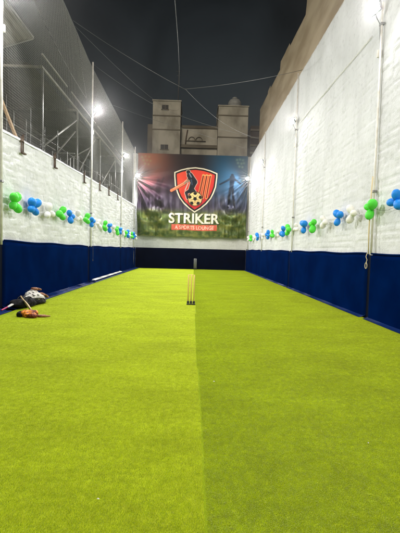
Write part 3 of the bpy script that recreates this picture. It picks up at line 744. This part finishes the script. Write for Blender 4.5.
# folds of the hanging vinyl
x_ = U*8.2; z_ = V*6.12
def folds():
    d = .05*(fbm(x_*.5, z_*.35, 61, 3)-.45)
    a = np.arctan2(z_-4.3, x_+.35); r = np.hypot(x_+.35, z_-4.3)           # fan from the left corner
    k = np.exp(-(x_/1.9)**2)*ss(5.4, 3.6, z_)
    d = d + k*(.115*np.sin(a*17+1.5*np.sin(r*1.1)) + .06*np.sin(a*31+r*1.7))
    a2 = np.arctan2(z_-4.6, 8.5-x_); r2 = np.hypot(8.5-x_, z_-4.6)
    k2 = np.exp(-((8.2-x_)/1.7)**2)*ss(5.2, 3.4, z_)
    d = d + k2*(.075*np.sin(a2*19+1.2*r2) + .045*np.sin(a2*33-r2))
    # sagging swags right of the lettering
    q = np.hypot((x_-7.1)/.75, (z_-3.0))
    d = d + .075*np.sin(q*9.5)*np.exp(-(((x_-7.1)/.9)**2+((z_-1.6)/1.3)**2))
    q = np.hypot((x_-1.2)/.9, (z_-3.6))
    d = d + .06*np.sin(q*8.0)*np.exp(-(((x_-1.4)/.9)**2+((z_-1.5)/1.2)**2))
    # long soft verticals across the lower half
    d = d + .022*np.sin(x_*11+2*fbm(x_*1.1, z_*.4, 71, 2)*6)*ss(4.2, 1.5, z_)
    d = d + .018*np.sin(x_*23+5*fbm(x_, z_*.5, 73, 2))*ss(3.4,2.0,z_)*ss(0,.6,np.abs(x_-4.1)-1.9)
    return d
D = folds()
edge_b = .05*np.sin(x_*2.3)*(1-V)**6 - .10*np.exp(-((x_-7.2)/.6)**2)*(1-V)**5*0
P = np.stack([BX0+(BX1-BX0)*U + .02*np.sin(z_*2.5)*((1-U)**8 - U**8), YB-.36-D*1.5, BZ0+(BZ1-BZ0)*V+edge_b*.6], -1)
bm_mat = mat('printed_vinyl', rough=.40, spec=.22)
n, l, b = nodes(bm_mat); at = n.new("ShaderNodeVertexColor"); at.layer_name = "print"; l.new(at.outputs[0], b.inputs["Base Color"])
br_ = empty('banner', (0, YB-.16, BZ0)); tag(br_, 'large creased sports banner with a red shield and STRIKER lettering', 'banner')
bo = grid_mesh('printed_sheet', P, bm_mat, br_); bo.matrix_parent_inverse = Matrix.Translation(-br_.location)
ca = bo.data.color_attributes.new("print", 'FLOAT_COLOR', 'POINT')
rgba = np.ones((NX*NY, 4), np.float32); rgba[:,:3] = np.clip(img,0,1).reshape(-1,3)*.92
ca.data.foreach_set("color", rgba.ravel())
part(MB().tube([(BX0-.1,YB-.15,BZ1+.02),(BX1+.1,YB-.15,BZ1+.02)], .025, 8), 'top_rod', M['rust'], br_, True)

# ------------------------------------------------------------------ balloons
def balloon_mesh(seed):
    r = random.Random(seed); m = MB()
    prof = []
    for i in range(15):
        t = i/14; a = PI*t
        z = -math.cos(a)*.5; rad = math.sin(a)*.47*(1 - .30*(1-t)**1.6)
        prof.append((max(rad,.014), z*1.18))
    m.lathe([(.055,-.685),(.04,-.655),(.02,-.625),(.022,-.605)]+prof[1:], 20)
    me_o = m.build('balloon', None, None, True)
    me = me_o.data; bpy.data.objects.remove(me_o); return me
BM = {}
for key, c in (('g',(.085,.70,.055)),('b',(.006,.24,.80)),('w',(.80,.80,.77))):
    mm = mat({'g':'green_latex','b':'blue_latex','w':'white_latex'}[key], c, .5, spec=.35)
    nn, ll, bb_ = nodes(mm)
    bb_.inputs["Subsurface Weight"].default_value = .0
    me = balloon_mesh(1); me.materials.append(mm); BM[key] = me
CN = {'g':'green','b':'blue','w':'white'}
NTH = ['nearest','second','third','fourth','fifth','sixth','seventh','eighth']
def cluster(key, x, y, z, sgn, label, big=1.0):
    root = empty('balloon_cluster', (x, y, z)); tag(root, label, 'balloons', 'balloon clusters along the walls')
    r = random.Random(int(y*1000)+int(x*10)); rot = r.uniform(0, 2*PI)
    ndir = 3 if r.random() < .8 or key == 'w' else 4
    for k in range(ndir):
        a = rot + k*2*PI/ndir + r.uniform(-.28,.28)
        d = Vector((-sgn*(.12+.30*r.random()), math.cos(a), math.sin(a))).normalized()
        s = (.20 + .085*r.random())*big
        o = bpy.data.objects.new('balloon', BM[key]); COL.objects.link(o); o.parent = root
        o.scale = (s, s, s); o.rotation_euler = d.to_track_quat('Z','Y').to_euler(); o.location = d*s*.62
    return root
LB = [('g',8.9,2.51),('b',9.94,2.51),('w',10.96,2.48),('g',11.94,2.52),('b',12.85,2.53),('w',13.75,2.58),('g',14.75,2.57),('b',15.54,2.54),('w',16.68,2.53),('g',17.8,2.52),('b',18.85,2.51),('w',19.79,2.5),('g',20.75,2.46),('b',21.6,2.46),('w',22.5,2.44),('g',23.3,2.41),('b',24.1,2.40),('w',24.9,2.37),('g',25.7,2.36),('b',26.5,2.35),('w',27.3,2.33)]
RB = [('b',7.25,2.55),('g',8.28,2.52),('w',9.26,2.49),('b',10.14,2.48),('w',11.22,2.46),('g',12.23,2.43),('b',13.30,2.44),('w',14.23,2.43),('g',15.42,2.42),('b',16.26,2.42),('w',17.2,2.39),('g',18.49,2.38),('b',19.6,2.38),('w',21.1,2.37),('b',22.7,2.37),('w',23.9,2.36),('g',25.24,2.33),('w',26.4,2.33)]
for side, lst in ((-1, LB), (1, RB)):
    cnt = {'g':0,'b':0,'w':0}
    rs_ = random.Random(5 if side < 0 else 9)
    tot = {k: sum(1 for q in lst if q[0]==k) for k in 'gbw'}
    for key, y, z in lst:
        i = cnt[key]; cnt[key] += 1
        w = 'farthest' if i == tot[key]-1 else NTH[i]
        cluster(key, (XL+.15) if side < 0 else (XR-.15), y, z, side,
                f'{w} cluster of {CN[key]} balloons on the ' + ('low wall under the net' if side < 0 else 'tall white wall'), (.84 if key == 'w' else .95)*rs_.uniform(.92,1.06))
    xs = (XL+.06) if side < 0 else (XR-.06)
    pts = []
    for i in range(len(lst)-1):
        (_, ya_, za_), (_, yb_, zb_) = lst[i], lst[i+1]
        for s in (0,.25,.5,.75): pts.append((xs, ya_+(yb_-ya_)*s, za_+(zb_-za_)*s - .10*4*s*(1-s)))
    o = MB().tube(pts, .003, 4).build('garland_string', M['cable']); tag(o, 'thin string carrying the balloons along the ' + ('low wall' if side < 0 else 'tall white wall'), 'string')

# ------------------------------------------------------------------ wickets
def wicket(name, loc, mc, mb, label, base_c, w=.078):
    root = empty(name, loc); tag(root, label, 'wicket', 'sets of cricket stumps'); root.scale = (1,1,1.11)
    for i in (-1,0,1):
        p = MB().lathe([(.019,.03),(.019,.66),(.0185,.705),(.015,.713),(.009,.716)], 14).build('stump', mc, root, True)
        p.location = (i*w, 0, 0)
    for i in (-1,1):
        b_ = MB().tube([(i*w/2-.055,0,.722),(i*w/2-.03,0,.722),(i*w/2,0,.722),(i*w/2+.055,0,.722)], [.005,.008,.009,.006], 8).build('bail', mc, root, True)
    bs = MB().box(-w-.04, w+.04, -.028, .028, .0, .022)
    bs.box(-w-.03, -w+.03, -.055, .055, .0, .018).box(w-.03, w+.03, -.055, .055, .0, .018)
    for i in (-1,0,1): bs.lathe([(.034,.03),(.034,.055),(.028,.085),(.021,.09)], 14, Matrix.Translation((i*w,0,0)))
    bs.build('stump_base', mb, root, bevel=.006)
    return root
yel = mat('yellow_plastic', (.84,.62,.22), .45); gry = mat('grey_plastic', (.42,.42,.46), .45)
wicket('cricket_stumps', (-.01, 9.95, .012), yel, M['black'], 'yellow plastic stumps on a black base in mid pitch', None)
wicket('cricket_stumps', (.22, 27.7, .012), gry, M['black'], 'grey stumps at the far end in front of the end pad', None)

# ------------------------------------------------------------------ rope loop on the tall wall, small hook on the net side
XP = XR-.135
rope = MB().tube([(XP,8.34,3.25),(XP-.03,8.32,2.6),(XP-.035,8.33,2.0),(XP-.03,8.31,1.5)], [.016,.018,.018,.015], 8)
rope.tube([(XP-.06,8.31,1.52),(XP-.075,8.33,1.44),(XP-.07,8.28,1.37),(XP-.075,8.31,1.30)]+[(XP-.075, 8.31+.05*math.sin(a), 1.235+.065*math.cos(a)) for a in np.linspace(0,2*PI,14)]+[(XP-.07,8.29,1.31)], .0085, 6)
o = rope.build('hanging_rope', mat('cream_rope', (.62,.53,.33), .8), smooth=True); tag(o, 'cream rope hanging down the pole at the tall wall, ending in a loop', 'rope')
rp = MB().tube([(XL+.18,15.75,2.3),(XL+.185,15.74,1.7),(XL+.19,15.76,1.15),(XL+.19,15.75,.98)]+[(XL+.19,15.75+.04*math.sin(a),.94+.04*math.cos(a)) for a in np.linspace(0,2*PI,10)], .007, 6)
o = rp.build('hanging_rope', M['cable'], smooth=True); tag(o, 'short pale rope end hanging at the pole on the net side', 'rope')

# ------------------------------------------------------------------ gear by the wall
def lumpy(name, pts, r, m, parent=None, seed=0, amp=.25, sub=2, flat=1.0):
    """soft object swept along points with uneven girth"""
    rr = random.Random(seed); n = 10; k = len(pts)
    mb = MB(); P_ = [Vector(p) for p in pts]; ring = []
    for i, p in enumerate(P_):
        t = (P_[min(i+1,k-1)]-P_[max(i-1,0)]).normalized(); u = t.cross(Vector((0,0,1))).normalized(); w = u.cross(t)
        for j in range(n):
            q = r[i]*(1+amp*(rr.random()-.5)*2)
            ring.append(p + u*math.cos(2*PI*j/n)*q + w*math.sin(2*PI*j/n)*q*flat)
    fs = [(i*n+j, i*n+(j+1)%n, (i+1)*n+(j+1)%n, (i+1)*n+j) for i in range(k-1) for j in range(n)] + [tuple(reversed(range(n))), tuple((k-1)*n+j for j in range(n))]
    mb.add(ring, fs); return mb.build(name, m, parent, True, sub=sub)
from mathutils import noise as mnoise
dark = vary(mat('black_canvas', rough=.85, spec=.2), (.008,.008,.009), (.022,.021,.022), 8, 5, .4, 60)
greyc = vary(mat('grey_canvas', rough=.85, spec=.2), (.035,.033,.033), (.09,.085,.08), 8, 5, .4, 60)
padw = vary(mat('white_pad_cloth', rough=.7), (.52,.49,.43), (.74,.72,.67), 8, 5, .3, 50)
orange = vary(mat('orange_cloth', rough=.6), (.80,.25,.012), (.16,.022,.006), 7, 5, .3, 40, .44, .54)
leather = vary(mat('brown_leather', rough=.55), (.13,.045,.02), (.42,.17,.07), 14, 5, .3, 60)
def blob(name, m, parent, L, ry, rz, seed, amp=.25, fr=5., power=2.6, sink=.75, bend=0.):
    """slumped sack: squarish ellipsoid along x, creased, flattened where it lies on the floor"""
    nu, nv = 56, 40; rows = []
    for i in range(nu+1):
        u = -1 + 2*i/nu; cap = max(1e-3, (1-abs(u)**power))**(1/power); ring = []
        for j in range(nv):
            a = 2*PI*j/nv
            c, s_ = math.cos(a), math.sin(a)
            c = math.copysign(abs(c)**.8, c); s_ = math.copysign(abs(s_)**.8, s_)
            p = Vector((u*L/2, c*ry*cap, s_*rz*cap))
            q = Vector((p.x*fr + seed*7.3, p.y*fr, p.z*fr))
            nn = mnoise.fractal(q, 1.0, 2.0, 4)
            cr = 1 - abs(mnoise.noise(q*1.9 + Vector((3,1,seed))))*1.6            # creases
            k = 1 + amp*(.55*nn + .45*(cr-.6))
            p = Vector((p.x*(1+.2*amp*nn), p.y*k + bend*u*u, p.z*k))
            p.z = max(p.z, -rz*sink) + rz*sink
            ring.append(p)
        rows.append(ring+[ring[0]])
    P = np.array([[tuple(p) for p in r] for r in rows])
    return grid_mesh(name, P[:, ::-1], m, parent)
ANG = math.radians(80)        # the pile lies along the wall
kb = empty('kit_bag', (-4.03, 8.98, .03)); tag(kb, 'flat black canvas kit bag slumped against the nearest navy pad', 'bag')
blob('bag_body', dark, kb, .78, .17, .11, 3, .55, 5.5); kb.rotation_euler.z = ANG
for dy in (-.06,.06): MB().tube([(-.2,dy,.15),(-.12,dy*1.4,.215),(0,dy*1.8,.235),(.12,dy*1.3,.21),(.2,dy,.15)], .011, 6).build('bag_handle', M['black'], kb, True)
rk = empty('rucksack', (-3.99, 9.42, .02)); tag(rk, 'dark grey rucksack lying under the white leg pads', 'bag')
blob('sack', greyc, rk, .66, .16, .105, 5, .55, 6.); rk.rotation_euler.z = math.radians(68)
blob('front_pocket', dark, rk, .34, .05, .06, 6, .4, 8.).location = (-.05, -.15, .02)
MB().tube([(-.30,-.10,.13),(-.20,-.15,.16),(-.02,-.18,.16),(.15,-.17,.13),(.24,-.15,.06)], .013, 6).build('strap', M['black'], rk, True)
def leg_pad(loc, rz, tilt, seed, label, L=.62, Wd=.23, arc=.10):
    root = empty('leg_pad', loc); tag(root, label, 'leg pad', 'white batting pads on the rucksack'); root.rotation_euler = (tilt, 0, rz)
    nu, nv = 60, 56; P = []
    for i in range(nu+1):
        u = i/nu; row = []
        for j in range(nv+1):
            a = 2*PI*j/nv
            v = math.cos(a); top = math.sin(a)
            w = Wd/2*(.80+.25*math.sin(PI*min(1,u*1.15)))*min(1, (min(u,1-u)/.05+.02))**.4
            y = v*w
            th = .028*min(1, (min(u,1-u)/.04+.03))**.5
            ridge = .016*abs(math.sin((v+1)/2*PI*5)) + (.018*math.exp(-((u-.62)/.05)**2)+.015*math.exp(-((u-.74)/.045)**2))
            z = top*th + (ridge if top > 0 else 0)*min(1, 4*(1-abs(v)))
            x = (u-.5)*L
            q = Vector((x*7+seed*5, y*7, seed))
            nzv = mnoise.fractal(q, 1, 2, 3)
            zc = -arc*(2*u-1)**2 - .06*(v*v)*1.2
            row.append((x, y+.02*nzv, z+zc+.018*nzv))
        P.append(row)
    grid_mesh('pad_shell', np.array(P)[:, ::-1], padw, root)
    for u in (-.16, .04):
        MB().box(u*L-.016,u*L+.016,-.115,.115,.022,.030).build('strap', dark, root, bevel=.003)
    return root
leg_pad((-3.94, 9.36, .255), math.radians(66), math.radians(16), 1, 'white leg pad on the grey rucksack, nearer the turf')
leg_pad((-4.10, 9.55, .325), math.radians(84), math.radians(-6), 2, 'white leg pad on the grey rucksack, nearer the navy pad', L=.54)
for i, (loc, rz, rx, lb) in enumerate((((-4.06, 9.62, .345), 70, 4, 'brown leather glove on top of the white leg pads'), ((-3.93, 9.74, .20), 52, 22, 'brown leather glove at the far end of the rucksack'))):
    gl = empty('glove', loc); tag(gl, lb, 'glove', 'brown gloves in the gear pile'); gl.rotation_euler = (0, math.radians(rx), math.radians(rz))
    blob('palm', leather, gl, .17, .075, .04, 30+i, .35, 12.)
    for k in range(4):
        f = blob('finger', leather, gl, .12+(.02 if k in (1,2) else 0), .021, .024, 40+k+5*i, .25, 20.); f.location = (.125, -.057+k*.038, .004+.006*(k%2)); f.rotation_euler = (0, .25+.1*k, (k-1.5)*-.10)
    f = blob('thumb', leather, gl, .11, .022, .023, 60+i, .25, 20.); f.location = (.03, .095, .0); f.rotation_euler = (0, .1, .8)
def bat(name, p0, p1, roll, m_blade, m_grip, label, blade=.56):
    """p0 toe, p1 end of the handle"""
    p0, p1 = Vector(p0), Vector(p1); L = (p1-p0).length
    root = empty(name, p0); tag(root, label, 'bat')
    q = (p1-p0).to_track_quat('Y', 'Z') @ Quaternion((0,1,0), roll); root.rotation_mode = 'QUATERNION'; root.rotation_quaternion = q
    bl = MB(); b_ = L*blade/.85
    secs = [(0,.036,.012),(.02,.050,.020),(b_*.5,.053,.034),(b_*.8,.052,.026),(b_*.94,.040,.018),(b_,.020,.016)]
    vsb = []
    for yy, w_, t_ in secs: vsb += [(-w_,yy,-.012),(0,yy,-.015),(w_,yy,-.012),(w_,yy,t_*.25),(0,yy,t_),(-w_,yy,t_*.25)]
    k = 6
    bl.add(vsb, [(i*k+j, i*k+(j+1)%k, (i+1)*k+(j+1)%k, (i+1)*k+j) for i in range(len(secs)-1) for j in range(k)]+[tuple(reversed(range(k))),tuple(len(secs)*k-k+j for j in range(k))])
    bl.build('blade', m_blade, root, bevel=.004)
    pts = [(0, b_-.01+(L-b_+.01)*i/24, 0) for i in range(25)]
    MB().tube(pts, [.0165+.0012*(i%2) for i in range(24)]+[.019], 10).build('handle', m_grip, root, True)
    return root
willow = vary(mat('willow', rough=.5), (.50,.37,.19), (.68,.54,.32), 4, 4, stretch=(10,1,10))
bat('cricket_bat', (-3.60, 8.36, .035), (-4.10, 8.93, .27), 1.25, willow, vary(mat('tan_grip', rough=.7), (.40,.27,.12), (.58,.43,.23), 12, 4), 'pale wooden bat leaning over the black kit bag')
bat('cricket_bat', (-4.20, 8.98, .125), (-4.09, 8.02, .085), .35, padw, mat('magenta_grip', (.42,.03,.13), .6), 'white bat with magenta grip lying on the pad skirt')
# orange bib dropped on the turf, its tie trailing to the right
ob = empty('orange_bib', (-3.30, 7.74, .012)); tag(ob, 'crumpled orange and brown bib dropped on the turf, tie trailing right', 'bib')
o = blob('cloth', orange, ob, .34, .10, .078, 11, .75, 6.5); o.location = (-.09, .02, 0); o.rotation_euler.z = .12
o = blob('cloth_fold', orange, ob, .26, .065, .055, 12, .8, 8.); o.location = (-.02, -.08, 0); o.rotation_euler.z = -.2
o = blob('dark_lining', dark, ob, .15, .085, .062, 13, .6, 9.); o.location = (-.25, .0, 0); o.rotation_euler.z = .9
o = blob('tie', leather, ob, .34, .027, .024, 14, .6, 10., bend=.03); o.location = (.19, -.01, 0)
o = blob('tie', leather, ob, .24, .020, .022, 15, .6, 10., bend=-.02); o.location = (.14, .05, 0); o.rotation_euler.z = .2
# scraps of paper
for i, (x, y, lb) in enumerate(((.28,4.12,'white paper scrap right of the turf seam, farthest of the three'), (1.42,2.82,'white paper scrap on the turf at the right'), (-.52,2.13,'white paper scrap on the near turf left of the seam'))):
    o = MB().add([(-.010,-.007,0),(.011,-.009,.004),(.012,.008,0),(-.002,.010,.007),(-.012,.005,.003)],[(0,1,2,3,4)]).build('paper_scrap', padw)
    o.location = (x, y, .014); o.scale = (.7,.7,.7); o.rotation_euler = (.1, .1, i*1.3); tag(o, lb, 'paper scrap', 'paper scraps on the turf')

# ------------------------------------------------------------------ humid night air lit by the lamps
hz = MB().box(-405, 405, -205, 605, -1.6, 19.6).build('haze', None); tag(hz, kind='stuff')
hm = bpy.data.materials.new('haze'); hm.use_nodes = True; hn = hm.node_tree.nodes; hn.clear()
ho = hn.new("ShaderNodeOutputMaterial"); pv = hn.new("ShaderNodeVolumePrincipled")
pv.inputs["Color"].default_value = (.9,.9,.9,1); pv.inputs["Density"].default_value = .0008; pv.inputs["Anisotropy"].default_value = .945
hm.node_tree.links.new(pv.outputs[0], ho.inputs["Volume"]); hz.data.materials.append(hm)
